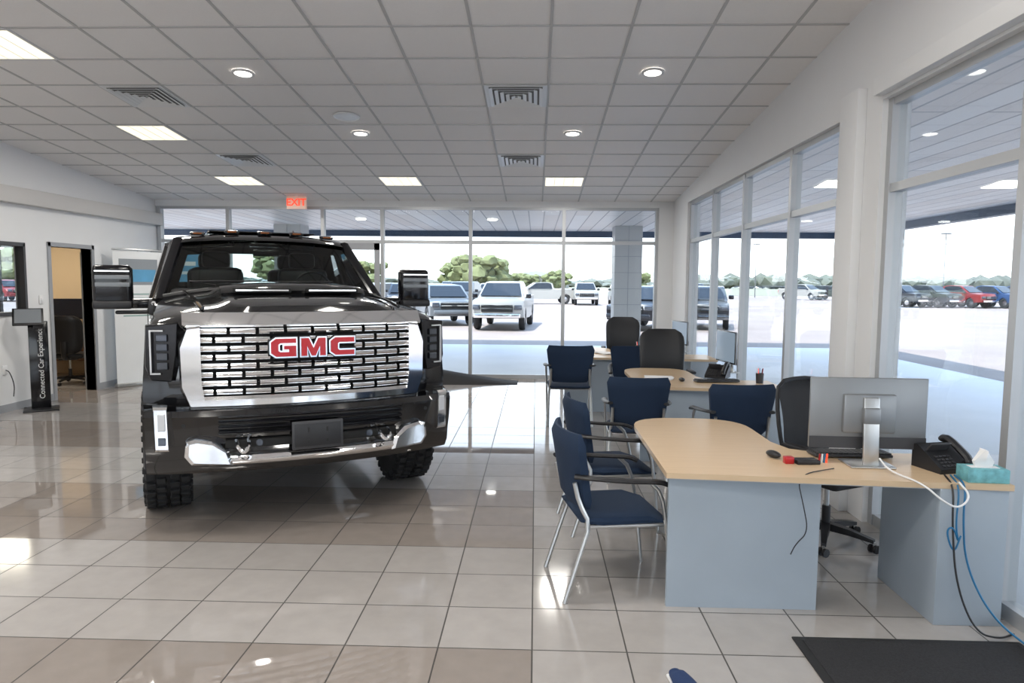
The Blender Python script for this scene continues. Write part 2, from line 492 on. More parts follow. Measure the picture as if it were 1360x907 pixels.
# street-side wall behind the viewpoint, with a window added for fill light and reflections
WX0, WX1, WZ0, WZ1 = -5.8, 1.2, .5, 3.1
b = B()
b.b2((XL - .15, YF - .15, 0), (WX0, YF, ceilz(YF) + .1), 'wall'); b.b2((WX1, YF - .15, 0), (XR + .2, YF, ceilz(YF) + .1), 'wall')
b.b2((WX0, YF - .15, 0), (WX1, YF, WZ0), 'wall'); b.b2((WX0, YF - .15, WZ1), (WX1, YF, ceilz(YF) + .1), 'wall'); b.obj('wall_front')
b = B()
for i in range(6):
    x = WX0 + (WX1 - WX0) * i / 5; b.b2((x - .03, YF - .12, WZ0), (x + .03, YF - .02, WZ1), 'alu')
for z in (WZ0, WZ1 - .05, 2.4): b.b2((WX0, YF - .11, z), (WX1, YF - .03, z + .05), 'alu')
b.b2((WX0, YF - .075, WZ0), (WX1, YF - .067, WZ1), 'glass'); b.obj('fill_window')
b = B(); b.b2((XL, YF, 0), (XR, YF + .015, .1), 'trimgray'); b.obj('baseboard_front')

# ------------------------------------------------------------------ ceiling fixtures
TR = (-math.atan(CT), 0, 0)
def onceil(me, name, x, y, dz=0): return inst(me, name, (x, y, ceilz(y) + dz), rot=TR)
b = B()
for s_ in (-1, 1):
    b.b2((s_ * .30 - .012, -.31, -.012), (s_ * .30 + .012, .31, .0), 'fixture'); b.b2((-.3, s_ * .30 - .012, -.012), (.3, s_ * .30 + .012, .0), 'fixture')
b.b2((-.29, -.29, -.008), (.29, .29, -.002), 'troffer')
for i in range(1, 4): b.b2((-.29 + i * .145 - .003, -.29, -.010), (-.29 + i * .145 + .003, .29, -.008), 'fixture')
me_tr = b.mesh('troffer')
b = B()
b.box((0, 0, -.006), (.62, .62, .006), 'louver')
b.box((0, 0, -.010), (.53, .53, .004), 'ventback')
for i in range(5):
    r = .265 - i * .055
    for sgn in (-1, 1):
        for c, sz, rt in (((sgn * (r - .014), 0, -.018), (.036, 2 * r - .01, .003), (0, sgn * 16, 0)), ((0, sgn * (r - .014), -.018), (2 * r - .01, .036, .003), (-sgn * 16, 0, 0))):
            b.box(c, sz, 'louver', rt)
me_v = b.mesh('vent')
b = B(); b.lathe([(.105, 0), (.105, -.01), (.08, -.014), (.078, -.004)], 'fixture'); b.lathe([(.078, -.006), (.001, -.006)], 'down')
me_d = b.mesh('downlight')
b = B(); b.lathe([(.15, 0), (.15, -.012), (.135, -.018), (.13, -.01), (.001, -.012)], 'louver'); me_s = b.mesh('speaker')
rowc = lambda k: RY0 + RY * (k + .5)
colc = lambda k: .10 + RX * (k + .5)
def area(x, y, z, e, size=.5, col=(1, .96, .90)):
    l = bpy.data.lights.new('lamp', 'AREA'); l.energy = e; l.size = size; l.color = col
    o = bpy.data.objects.new('troffer_lamp', l); COL.objects.link(o); o.location = (x, y, z)
    return o
tro = [(-8, 0), (-8, 4), (-8, 8), (-4, 8), (0, 8), (-8, -4), (-4, -4), (0, -4), (-8, -8), (-4, -8), (0, -8), (-8, -12), (0, -12)]
for kx, ky in tro:
    o = onceil(me_tr, 'ceiling_light_panel', colc(kx) + (.06 if ky == 0 else 0), rowc(ky))
    l = area(0, 0, -.03, 20); l.parent = o
for x, k in ((-1, 2), (-1, 6), (-7, 2), (-7, 6), (-1, -6), (-7, -6)): onceil(me_v, 'ceiling_air_vent', colc(x), rowc(k), -.004)
for x, k in ((-5, 1), (1, 1), (-4, 4), (0, 4), (-5, -5), (1, -5)):
    o = onceil(me_d, 'recessed_downlight', colc(x), rowc(k), -.006)
    l = bpy.data.lights.new('spot', 'SPOT'); l.energy = 14; l.spot_size = rad(110); l.spot_blend = .6; l.shadow_soft_size = .07; l.color = (1, .94, .85)
    q = bpy.data.objects.new('downlight_lamp', l); COL.objects.link(q); q.location = (0, 0, -.03); q.parent = o
onceil(me_s, 'ceiling_speaker', colc(-4), rowc(3), -.006)
b = B(); b.b2((-.17, -.03, -.11), (.17, .03, .11), 'exitbox', .008); b.b2((-.03, -.02, .11), (.03, .02, .13), 'white')
ex = b.obj('exit_sign', (-4.17, 12.2, 3.09))
text('letters', 'EXIT', .17, .004, 'exit', (0, -.034, 0), (90, 0, 0), ex, off=.004)
l = bpy.data.lights.new('office_lamp', 'AREA'); l.energy = 30; l.size = 1; l.color = (1, .88, .7)
o = bpy.data.objects.new('office_ceiling_lamp', l); COL.objects.link(o); o.location = (-8.6, 11.0, 2.75)

# ------------------------------------------------------------------ pickup truck (hero)
def build_hero():
    root = empty('pickup_truck', (-2.01, 5.68, 0), 208, 1.04)
    W = 1.03
    def sm(t): t = max(0, min(1, t)); return t * t * (3 - 2 * t)
    def front(x): return .86 - .19 * abs(x / W) ** 2.2
    def deform(x, y, z):
        X = x
        if z > 1.0: X = x * (1 - .055 * ((z - 1.0) / .5) ** 2)
        if z < .8: X = x * (1 - .02 * ((.8 - z) / .3))
        t = sm(y / .86) if y > 0 else 0
        Y = y - .19 * abs(x / W) ** 2.2 * t
        Z = z
        if z > 1.36 and y > -.84:
            Z -= .10 * abs(x / W) ** 3.2
            if z > 1.45: Z += .03 * sm((.62 - abs(x)) / .10) * sm((y + .8) / .1)
        return (X, Y, Z)
    def arch(cy, r, a0=0, a1=180, n=14):
        return [(cy + r * math.cos(rad(a0 + (a1 - a0) * i / n)), .44 + r * math.sin(rad(a0 + (a1 - a0) * i / n))) for i in range(n + 1)]
    prof = [(.70, .55), (.84, .75), (.86, .95), (.86, 1.34), (.845, 1.42), (.80, 1.475), (.70, 1.505), (.5, 1.53), (.2, 1.555), (-.2, 1.575), (-.6, 1.59), (-.74, 1.595), (-.80, 1.50), (-.86, 1.48),
            (-2.0, 1.475), (-3.25, 1.48), (-3.3, 1.50), (-5.25, 1.50), (-5.3, 1.45), (-5.3, .65), (-5.1, .55)]
    prof += [(-4.60, .5)] + arch(-4.04, .53, 6, 174)[::-1]
    prof += [(-3.45, .5), (-.6, .5)] + arch(0, .54, 6, 174)[::-1] + [(.60, .5)]
    xs = [W * t for t in (-1, -.985, -.93, -.85, -.72, -.62, -.58, -.5, -.35, -.15, 0, .15, .35, .5, .58, .62, .72, .85, .93, .985, 1)]
    b = B()
    def df(x, y, z):
        X, Y, Z = deform(x, y, z)
        if abs(x) > W * .99: Z = Z if z < 1.3 else Z - .02
        return (X, Y, Z)
    b.sliced(prof, xs, 'paint', df)
    b.obj('body', parent=root, ang=40)
    def strip(b, x0, x1, z0, z1, off, dep, m, n=12, slope=0.0, ch=0.006):
        rings = []
        for i in range(n + 1):
            x = x0 + (x1 - x0) * i / n
            f = front(x) + off
            rings.append([(x, f - dep, z0), (x, f - ch, z0), (x, f, z0 + ch), (x, f - slope, z1 - ch), (x, f - slope - ch, z1), (x, f - dep, z1)])
        b.loft(rings, m)
    def bar(b, x0, x1, z0, z1, off, dep, m, n=2, bulge=.02):
        """convex bright bar: crown above the middle, underside rolling back"""
        rings = []; h = z1 - z0
        for i in range(n + 1):
            x = x0 + (x1 - x0) * i / n
            f = front(x) + off
            rings.append([(x, f - dep, z0), (x, f - bulge, z0), (x, f - bulge * .25, z0 + h * .25), (x, f, z0 + h * .5), (x, f - bulge * .5, z0 + h * .82), (x, f - bulge * 1.2, z1), (x, f - dep, z1)])
        b.loft(rings, m)
    def plate(b, poly, off, dep, m, inset=.012):
        n = len(poly); cx = sum(p[0] for p in poly) / n; cz = sum(p[1] for p in poly) / n
        r0 = [(x, front(x) + off - dep, z) for x, z in poly]
        r1 = [(x, front(x) + off - inset, z) for x, z in poly]
        r2 = []
        for x, z in poly:
            d = math.hypot(x - cx, z - cz); q = max(0, 1 - inset / d)
            xx, zz = cx + (x - cx) * q, cz + (z - cz) * q
            r2.append((xx, front(xx) + off, zz))
        b.loft([r0, r1, r2], m)
    # grille: stacked rows of staggered chrome lozenges with open black gaps
    b = B(); GW = .69
    strip(b, -GW, GW, .92, 1.38, .004, .05, 'grillblk', 16)
    rows = 8; zp = (1.378 - .928) / rows
    for r in range(rows):
        z = .928 + zp * r
        pitch = .174
        offx = 0 if r % 2 else pitch / 2
        x = -pitch * 5 - offx
        while x < GW:
            a, c = max(x + .011, -GW + .004), min(x + pitch - .011, GW - .004)
            if c - a > .03:
                bar(b, a, c, z + .006, z + zp - .013, .085, .05, 'chrome', 3, .014)
                bar(b, a - .008, c + .008, z + .022, z + zp - .028, .062, .04, 'chrome', 2, .006)
            x += pitch
    b.obj('grille', parent=root, ang=30)
    b = B()
    strip(b, -.79, .79, 1.372, 1.465, .085, .12, 'chrome', 20, slope=.055, ch=.014)
    strip(b, -.75, .75, .845, .925, .10, .12, 'chrome', 20, slope=.0, ch=.02)
    for s_ in (-1, 1):
        plate(b, [(s_ * a, z) for a, z in ((.685, 1.39), (.765, 1.38), (.815, 1.26), (.81, .97), (.755, .845), (.66, .845), (.675, 1.0))], .10, .14, 'chrome', .022)
    b.obj('grille_surround', parent=root, ang=30)
    for s_ in (-1, 1):
        b = B()
        plate(b, [(s_ * a, z) for a, z in ((.815, 1.40), (1.0, 1.38), (1.01, 1.12), (.98, 1.03), (.86, 1.02), (.825, 1.2))], .05, .14, 'gloss_black', .008)
        for z0, z1 in ((1.28, 1.325), (1.22, 1.265), (1.16, 1.205), (1.10, 1.145)):
            strip(b, *sorted((s_ * .880, s_ * .94)), z0, z1, .066, .03, 'lens', 2)
        strip(b, *sorted((s_ * .970, s_ * .980)), 1.08, 1.35, .075, .03, 'led', 2)
        strip(b, *sorted((s_ * .90, s_ * .98)), 1.343, 1.353, .068, .03, 'led', 3)
        strip(b, *sorted((s_ * .92, s_ * .98)), 1.068, 1.078, .068, .03, 'led', 3)
        b.obj('headlamp', parent=root)
    # bumper
    b = B()
    def bump(x, y, z):
        return (x, front(x) + y, z)
    xs2 = [1.02 * (-1 + 2 * i / 24) for i in range(25)]
    b.sliced([(-.10, .40), (.05, .42), (.10, .48), (.12, .58), (.15, .68), (.17, .81), (.15, .845), (-.10, .85)], xs2, 'paint', bump)
    for s_ in (-1, 1):
        b.sliced([(.50, .60), (.72, .58), (.75, .84), (.50, .92)], [s_ * .97, s_ * 1.035], 'paint')
    b.obj('front_bumper', parent=root)
    b = B()
    strip(b, -.56, .56, .60, .655, .165, .05, 'grillblk', 12)
    for z in (.69, .725, .76, .795): bar(b, -.60, .60, z, z + .018, .19, .05, 'gloss_black', 12, .012)
    bar(b, -.66, .66, .495, .56, .195, .08, 'chrome', 16, .025)
    for s_ in (-1, 1):
        plate(b, [(s_ * a, z) for a, z in ((.52, .495), (.76, .505), (.80, .56), (.79, .655), (.74, .67), (.62, .65), (.54, .58))], .21, .10, 'chrome', .024)
        plate(b, [(s_ * a, z) for a, z in ((.885, .60), (.965, .60), (.97, .88), (.89, .88))], .21, .12, 'chrome', .016)
        strip(b, *sorted((s_ * .905, s_ * .945)), .64, .69, .216, .02, 'lens', 1)
        strip(b, *sorted((s_ * .905, s_ * .945)), .73, .84, .216, .02, 'led', 1)
        x = s_ * .46
        b.tube([(x - .035, front(x) + .15, .645), (x - .035, front(x) + .24, .625), (x, front(x) + .26, .585), (x + .035, front(x) + .24, .625), (x + .035, front(x) + .15, .645)], .014, 'chrome', smooth=2)
        b.cyl((s_ * .80, front(.8) + .12, .755), (s_ * .80, front(.8) + .165, .755), .013, 'dark')
        b.cyl((s_ * .36, front(.36) + .12, .63), (s_ * .36, front(.36) + .175, .63), .022, 'lens')
    b.obj('bumper_trim', parent=root, ang=30)
    b = B()
    b.box((0, .86 + .21, .665), (.33, .02, .185), 'darkgray', bev=.006)
    for s_ in (-1, 1): b.box((s_ * .06, .86 + .223, .70), (.012, .006, .03), 'dark'); b.box((s_ * .06, .86 + .223, .625), (.012, .006, .02), 'dark')
    b.box((0, .86 + .222, .665), (.30, .004, .15), 'blkplastic', bev=.002)
    b.obj('licence_plate_bracket', parent=root)
    # badge letters
    Lt = {'C': [(0, .2), (.2, 0), (1, 0), (1, .27), (.37, .27), (.3, .34), (.3, .66), (.37, .73), (1, .73), (1, 1), (.2, 1), (0, .8)],
          'G': [(0, .2), (.2, 0), (1, 0), (1, .60), (.52, .60), (.52, .40), (.72, .40), (.72, .25), (.37, .25), (.29, .33), (.29, .67), (.37, .75), (1, .75), (1, 1), (.2, 1), (0, .8)],
          'M': [(0, 0), (.23, 0), (.23, .58), (.42, 0), (.58, 0), (.77, .58), (.77, 0), (1, 0), (1, 1), (.70, 1), (.5, .42), (.30, 1), (0, 1)]}
    def offs(p, d):
        r = []
        n = len(p)
        for i in range(n):
            a, c, e = Vector(p[i - 1]), Vector(p[i]), Vector(p[(i + 1) % n])
            d1 = (c - a).normalized(); d2 = (e - c).normalized()
            n1 = Vector((d1.y, -d1.x)); n2 = Vector((d2.y, -d2.x))
            mm = (n1 + n2)
            if mm.length < .01: mm = n1
            mm.normalize(); k = d / max(.5, mm.dot(n1))
            r.append((c.x + mm.x * k, c.y + mm.y * k))
        return r
    b = B(); lw, lh, gap, zc = .158, .118, .034, 1.235
    tot = 3 * lw + 2 * gap
    for i, ch in enumerate('GMC'):
        base = [(-tot / 2 + i * (lw + gap) + u * lw, -lh / 2 + v * lh) for u, v in Lt[ch]]
        for P_, m_, y0, y1 in ((offs(base, .015), 'grillblk', .90, .958), (offs(base, .010), 'chrome', .90, .967), (base, 'red', .95, .974)):
            b.prism([(-u, zc + v) for u, v in P_], m_, y0, y1, 'y')
    b.obj('badge_letters', parent=root, ang=20)
    # hood scoop
    b = B()
    def sc(x, y, z): return (x * (1 - .12 * (y < -.3)), y - .10 * abs(x / .5) ** 2, z - .02 * abs(x / .5) ** 3)
    b.sliced([(.36, 1.54), (.39, 1.60), (.34, 1.635), (.1, 1.655), (-.3, 1.665), (-.6, 1.65), (-.68, 1.58), (-.6, 1.53)], [-.52, -.49, -.4, -.2, 0, .2, .4, .49, .52], 'paint', sc)
    for s_ in (-1, 1):
        b.box((s_ * .25, .372, 1.602), (.40, .03, .036), 'grillblk', (0, 0, s_ * -7), .006)
        b.box((s_ * .25, .392, 1.602), (.36, .012, .010), 'chrome', (0, 0, s_ * -7))
    b.obj('hood_scoop', parent=root)
    b = B()
    for s_ in (-1, 1): b.tube([(s_ * .66, .72, 1.488), (s_ * .68, .4, 1.522), (s_ * .70, -.1, 1.55), (s_ * .74, -.7, 1.575)], .012, 'paint', smooth=1)
    b.tube([(-.9, -.77, 1.53), (-.5, -.72, 1.60), (0, -.70, 1.615), (.5, -.72, 1.60), (.9, -.77, 1.53)], .025, 'blkplastic', smooth=2)
    for x in (-.15, .5): b.tube([(x, -.72, 1.63), (x + .2, -.78, 1.66), (x - .35, -.80, 1.665)], .008, 'blkplastic')
    b.obj('cowl_and_wipers', parent=root)
    # cab
    RT = .045
    def ws(u, v):
        x = u * (.94 + (.765 - .94) * v)
        y = (-.74 - .12 * u * u) * (1 - v) + (-1.42 - .10 * u * u) * v
        z = (1.585 - .09 * u * u) * (1 - v) + (2.03 + RT - .035 * u * u) * v
        return Vector((x, y, z))
    b = B(); n = 12
    rings = [[ws(-1 + 2 * i / n, j / 4) for i in range(n + 1)] for j in range(5)]
    b.loft(rings, 'wshield', cap=False, closed=False)
    b.obj('windshield', parent=root)
    b = B()
    for s_ in (-1, 1):
        b.tube([ws(s_ * 1.0, 0), ws(s_ * 1.0, .5), ws(s_ * 1.0, 1)], .035, 'gloss_black', sx=1.5)
        b.tube([(s_ * .96, -2.0, 1.46), (s_ * .79, -2.05, 2.0 + RT)], .045, 'gloss_black', sx=1.5)
        b.tube([(s_ * .94, -3.2, 1.46), (s_ * .76, -2.95, 2.0 + RT)], .10, 'paint', sx=1.5)
        b.tube([(s_ * .975, -.86, 1.475), (s_ * .975, -3.3, 1.475)], .018, 'chrome')
    b.box((0, -3.18, 1.56), (1.8, .1, .18), 'paint')
    def rf(x, y, z):
        t = abs(x / .81)
        return (x, y - .10 * t * t * (1 if y > -1.8 else -.4), RT + z - .045 * t ** 3 - (.03 if t > .97 else 0))
    b.sliced([(-1.36, 2.005), (-1.40, 2.035), (-1.6, 2.075), (-2.1, 2.095), (-2.6, 2.085), (-2.95, 2.05), (-3.02, 1.96), (-2.95, 1.93), (-2.85, 1.985), (-1.45, 1.985)],
             [.81 * t for t in (-1, -.95, -.8, -.55, -.3, 0, .3, .55, .8, .95, 1)], 'paint', rf)
    b.box((0, -2.1, 2.1 + RT), (1.0, .9, .012), 'gloss_black', bev=.005)
    b.obj('cab', parent=root)
    b = B()
    for s_ in (-1, 1):
        b.add([(s_ * .955, -.95, 1.48), (s_ * .945, -3.15, 1.48), (s_ * .775, -2.95, 2.0 + RT), (s_ * .79, -1.55, 2.0 + RT)], [[0, 1, 2, 3]], 'carglass')
    b.add([(-.92, -3.2, 1.5), (.92, -3.2, 1.5), (.74, -2.98, 2.0 + RT), (-.74, -2.98, 2.0 + RT)], [[0, 1, 2, 3]], 'carglass')
    b.obj('side_glass', parent=root)
    b = B()
    for x, dy, dz in ((-.30, 0, 0), (0, 0, 0), (.30, 0, 0), (-.60, -.03, -.023), (.60, -.03, -.023)):
        b.box((x, -1.55 + dy, 2.088 + RT + dz), (.13, .08, .03), 'gloss_black', (-10, 0, 0), .012)
        b.box((x, -1.51 + dy, 2.088 + RT + dz), (.08, .02, .014), 'amber', (-10, 0, 0), .005)
    b.loft([[(-.34 + sx * w, y, z + RT) for sx in (-1, 1)] + [(-.34, y - .02, z2 + RT)] for y, z, w, z2 in ((-1.85, 2.095, .02, 2.11), (-1.98, 2.09, .02, 2.16), (-2.02, 2.09, .015, 2.15))], 'gloss_black')
    b.obj('roof_marker_lamps', parent=root)
    b = B()
    b.box((0, -1.05, 1.53), (1.7, .4, .14), 'seatblk', bev=.05); b.box((0, -1.0, 1.585), (.5, .2, .10), 'seatblk', bev=.03)
    for x in (-.42, .42):
        for y in (-1.95, -2.8):
            b.box((x, y, 1.55), (.50, .16, .5), 'seatblk', (-8, 0, 0), .06); b.box((x, y - .03, 1.88), (.27, .11, .17), 'seatblk', (-5, 0, 0), .045)
    b.lathe([(.18, -.012), (.195, 0), (.18, .012), (.168, 0), (.18, -.012)], 'seatblk', c=(-.42, -1.38, 1.58), axis='y', seg=24)
    b.box((0, -1.45, 1.94), (.24, .03, .07), 'gloss_black', bev=.012); b.cyl((0, -1.40, 2.02), (0, -1.45, 1.96), .01, 'gloss_black')
    b.box((0, -1.47, 2.02), (.3, .14, .05), 'gloss_black', bev=.02)
    b.obj('interior', parent=root)
    for s_ in (-1, 1):
        b = B(); c = 1.27 if s_ > 0 else 1.31
        b.box((s_ * c, -.92, 1.62), (.29, .13, .34), 'gloss_black', (0, 0, s_ * -4), .035, 3)
        b.box((s_ * c, -.852, 1.69), (.25, .012, .035), 'greyscreen', (0, 0, s_ * -4), .004); b.box((s_ * c, -.852, 1.63), (.25, .012, .035), 'greyscreen', (0, 0, s_ * -4), .004)
        b.box((s_ * c, -.852, 1.74), (.25, .012, .010), 'chrome', (0, 0, s_ * -4))
        b.box((s_ * c, -.90, 1.465), (.29, .15, .07), 'blkplastic', (0, 0, s_ * -4), .02)
        b.box((s_ * 1.12, -.93, 1.475), (.34, .09, .085), 'gloss_black', (0, 0, 0), .03)
        b.box((s_ * 1.12, -.93, 1.40), (.28, .07, .03), 'blkplastic', (0, 0, 0), .012)
        b.box((s_ * .98, -.97, 1.44), (.08, .22, .14), 'blkplastic', (0, 0, 0), .03)
        b.obj('tow_mirror', parent=root)
    # wheels
    b = B(); R, Wd = .44, .30
    pr = [(.24, -Wd / 2 + .02), (.30, -Wd / 2), (.385, -Wd / 2), (.405, -Wd / 2 + .015), (.412, -Wd / 2 + .05), (.414, 0), (.412, Wd / 2 - .05), (.405, Wd / 2 - .015), (.385, Wd / 2), (.30, Wd / 2), (.24, Wd / 2 - .02)]
    b.lathe(pr, 'rubber', axis='x', seg=48)
    NL = 34
    for i in range(NL):
        a = 2 * math.pi * i / NL
        for j, xx in enumerate((-.112, -.04, .04, .112)):
            aa = a + (.5 if j % 2 else 0) * 2 * math.pi / NL
            b.box((xx, .418 * math.cos(aa), .418 * math.sin(aa)), (.058, .044, .040), 'rubber', (math.degrees(aa) - 90, 0, 12 if j in (1, 3) else -12), .004, 1)
        for q in (-1, 1): b.box((q * .143, .395 * math.cos(a), .395 * math.sin(a)), (.03, .05 if i % 2 else .035, .035), 'rubber', (math.degrees(a), 0, 0), .004, 1)
    for s_ in (-1, 1):
        b.lathe([(.245, s_ * .12), (.235, s_ * .09), (.225, s_ * .0)], 'rim', axis='x')
        b.lathe([(.08, s_ * .11), (.07, s_ * .125), (.001, s_ * .125)], 'rim', axis='x')
        for i in range(6):
            a = 2 * math.pi * i / 6
            b.box((s_ * .10, .155 * math.cos(a), .155 * math.sin(a)), (.03, .19, .06), 'rim', (math.degrees(a), 0, 0), .01)
    b.lathe([(.16, -.02), (.16, .02), (.001, .02)], 'darkgray', axis='x')
    me = b.mesh('wheel')
    for x, y in ((-.90, 0), (.90, 0), (-.90, -4.04), (.90, -4.04)): inst(me, 'wheel', (x, y, .438), parent=root)
    b = B()
    for s_ in (-1, 1):
        for cy in (0, -4.04):
            b.tube([(s_ * 1.02, y, z) for y, z in arch(cy, .555, -2, 182, 16)], .022, 'blkplastic', sx=1.6)
        b.box((s_ * .93, -1.95, .42), (.16, 2.4, .05), 'blkplastic', bev=.02)
        for y in (-.9, -2.9): b.box((s_ * .75, y, .46), (.3, .06, .04), 'blkplastic')
    b.box((0, -2.2, .52), (1.0, 5.8, .16), 'dark'); b.cyl((-.85, 0, .42), (.85, 0, .42), .06, 'dark'); b.cyl((-.85, -4.04, .42), (.85, -4.04, .42), .08, 'dark')
    b.ball((0, -4.04, .42), (.2, .2, .18), 'dark'); b.box((0, .45, .43), (.9, .5, .06), 'dark')
    for s_ in (-1, 1):
        for y in (-1.35, -2.45): b.box((s_ * 1.035, y, 1.25), (.03, .2, .035), 'chrome', bev=.01)
        for y in (-.92, -2.03, -3.22): b.box((s_ * 1.022, y, 1.0), (.006, .01, .85), 'dark')
    b.obj('chassis_and_trim', parent=root)
build_hero()

# ------------------------------------------------------------------ outdoor vehicles
def car_mesh(kind, col, nm):
    paint = mat('paint_' + nm, col, 0.35, 0.1, coat=.25)
    b = B(); W = .95
    if kind == 'pickup':
        body = [(2.7, .5), (2.75, .95), (2.65, 1.15), (1.55, 1.22), (1.5, 1.2), (-.6, 1.2), (-.62, 1.28), (-2.75, 1.28), (-2.8, .6)]
        cab = [(1.55, 1.18), (.75, 1.76), (-.35, 1.80), (-.72, 1.7), (-.85, 1.2)]
        wy = (1.75, -1.75); r = .40
    else:
        body = [(2.3, .4), (2.35, .8), (2.2, 1.0), (1.25, 1.10), (1.2, 1.1), (-2.1, 1.12), (-2.3, 1.0), (-2.35, .5)]
        cab = [(1.25, 1.08), (.5, 1.62), (-1.6, 1.68), (-2.05, 1.5), (-2.2, 1.1)]
        wy = (1.4, -1.4); r = .36
    def arch(cy): return [(cy + (r + .07) * math.cos(rad(a)), r + (r + .07) * math.sin(rad(a))) for a in range(5, 176, 17)][::-1]
    prof = body + arch(wy[1]) + [(0, .40)] + arch(wy[0])
    def fn(x, y, z):
        t = abs(x / W); return (x * (1 - .06 * max(0, z - .8)), y - .22 * t ** 3 * (1 if y > 1.8 else (-.5 if y < -2.2 else 0)), z - (.05 * t ** 3 if z > .9 else 0))
    xs = [W * t for t in (-1, -.97, -.8, -.5, 0, .5, .8, .97, 1)]
    b.sliced(prof, xs, paint, fn)
    def fc(x, y, z): return (x * (1 - .22 * max(0, (z - 1.15)) / .6), y, z)
    b.sliced(cab, [-.88, -.6, 0, .6, .88], paint, fc)
    def inset(pl, s=.86):
        cy = sum(p[0] for p in pl) / len(pl); cz = sum(p[1] for p in pl) / len(pl)
        return [(cy + (p[0] - cy) * s, cz + (p[1] - cz) * s) for p in pl]
    ci = inset(cab, .84)
    b.sliced(ci, [-.895, .895], 'gloss_black', fc)
    (y0, z0), (y1, z1) = cab[0], cab[1]
    b.add([(-.78, y0 - .02, z0 + .08), (.78, y0 - .02, z0 + .08), (.64, y1 + .06, z1 - .03), (-.64, y1 + .06, z1 - .03)], [[0, 1, 2, 3]], 'gloss_black')
    fyy = body[1][0]
    b.box((0, fyy - .03, .82), (1.15, .06, .26), 'grillblk', bev=.02); b.box((0, fyy, .82), (1.1, .03, .03), 'chrome'); b.box((0, fyy, .93), (1.15, .03, .02), 'chrome')
    b.box((0, fyy - .02, .56), (1.7, .14, .16), 'chrome' if kind == 'pickup' else paint, bev=.04)
    for s_ in (-1, 1):
        b.box((s_ * .75, fyy - .12, .86), (.28, .14, .18), 'lens', (0, 0, -s_ * 18), .03); b.box((s_ * 1.02, y0 - .3, 1.25), (.2, .1, .16), 'gloss_black', bev=.03)
        b.box((s_ * .85, -body[1][0] + .06, .95), (.14, .08, .3), 'red', bev=.02)
        for w in wy:
            b.lathe([(.2, -.1), (r - .03, -.11), (r, -.06), (r, .06), (r - .03, .11), (.2, .1)], 'rubber', c=(s_ * .84, w, r), axis='x', seg=24)
            b.lathe([(.21, s_ * .08), (.1, s_ * .09), (.001, s_ * .1)], 'rim', c=(s_ * .84, w, r), axis='x', seg=20)
    return b.mesh(nm)
P = {}
for nm, k, c in (('pw', 'pickup', (.28, .27, .25)), ('pk', 'pickup', (.012, .012, .016)), ('pr', 'pickup', (.20, .012, .012)), ('pb', 'pickup', (.02, .06, .16)),
                 ('ss', 'suv', (.12, .13, .14)), ('sw', 'suv', (.33, .33, .33)), ('sk', 'suv', (.010, .012, .018)), ('sr', 'suv', (.22, .02, .02)), ('pg', 'pickup', (.08, .09, .10))):
    P[nm] = car_mesh(k, c, 'vehicle_' + nm)
def place(nm, x, y, rz): inst(P[nm], 'parked_pickup' if nm[0] == 'p' else 'parked_suv', (x, y * Q, -.02), rz)
place('pw', -1.20, 26.5, 176); place('ss', -4.0, 28.5, 200); place('pg', -4.4, 42, 170); place('sk', -7.5, 38, 190)
place('pw', .6, 56, 95); place('pw', 4.0, 55, 180); place('sw', 7.0, 55, 178); place('sw', -1.8, 58, 180); place('ss', 10.5, 55, 180); place('sw', -4.2, 60, 180)
place('sk', 4.55, 26.5, 150); place('sk', 6.9, 27.5, 165); place('pk', 13, 56, 180); place('pg', -7, 55, 185); place('sw', -10, 40, 160); place('pw', -15, 38, 200)
for x, nm in ((29.6, 'pk'), (32.0, 'pk'), (34.6, 'pr'), (37.2, 'pb'), (39.6, 'pb'), (42.4, 'pg')): place(nm, x, 56, 205)
for i, nm in enumerate(('pw', 'sk', 'pg', 'pw')): place(nm, 31.5 + i * 3.4, 80, 215)
for x, nm in ((-41.3, 'sr'), (-45, 'sk'), (-37.5, 'sw')): place(nm, x, 51, 240)

# ------------------------------------------------------------------ outdoors
b = B(); b.b2((-250, -60, -.3), (250, 108, -.02), 'ground'); b.obj('ground')
b = B(); b.b2((-250, 108, -.3), (250, 398, .0), 'grass'); b.obj('grass_field')
CY = 19.6
b = B(); b.b2((-14, YB + .16, -.02), (8.6, CY, -.008), 'apron'); b.b2((XR + .22, -8, -.02), (8.6, YB + .16, -.008), 'apron'); b.obj('covered_driveway')
b = B()
for x0, x1, y0, y1 in ((-14, 8.2, YB + .16, CY), (XR + .21, 8.2, -8, YB + .16)): b.b2((x0, y0, 3.16), (x1, y1, 3.5), 'soffit')
b.b2((-14, CY, 3.0), (8.4, CY + .2, 3.8), 'fascia'); b.b2((8.2, -8, 3.0), (8.4, CY + .2, 3.8), 'fascia')
b.obj('canopy_roof')
def colm(x, y):
    b = B(); s_ = .34
    b.b2((x - s_, y - s_, -.008), (x + s_, y + s_, 3.16), 'canopywhite')
    z = .4
    while z < 3.1:
        b.b2((x - s_ - .004, y - s_ - .004, z), (x + s_ + .004, y + s_ + .004, z + .012), 'trimgray'); z += .4
    b.b2((x - .006, y - s_ - .004, 0), (x + .006, y + s_ + .004, 3.16), 'trimgray')
    b.obj('canopy_column')
for x, y in ((2.3, 18.0), (-6.3, 18.0)): colm(x, y)
b = B(); b.lathe([(.11, 0), (.11, -.02), (.001, -.02)], 'down'); me = b.mesh('cd')
for x, y in ((4.6, 6.5), (4.6, 9.9), (6.9, 9.9), (-1, 16), (-4, 16)): inst(me, 'canopy_downlight', (x, y, 3.158))
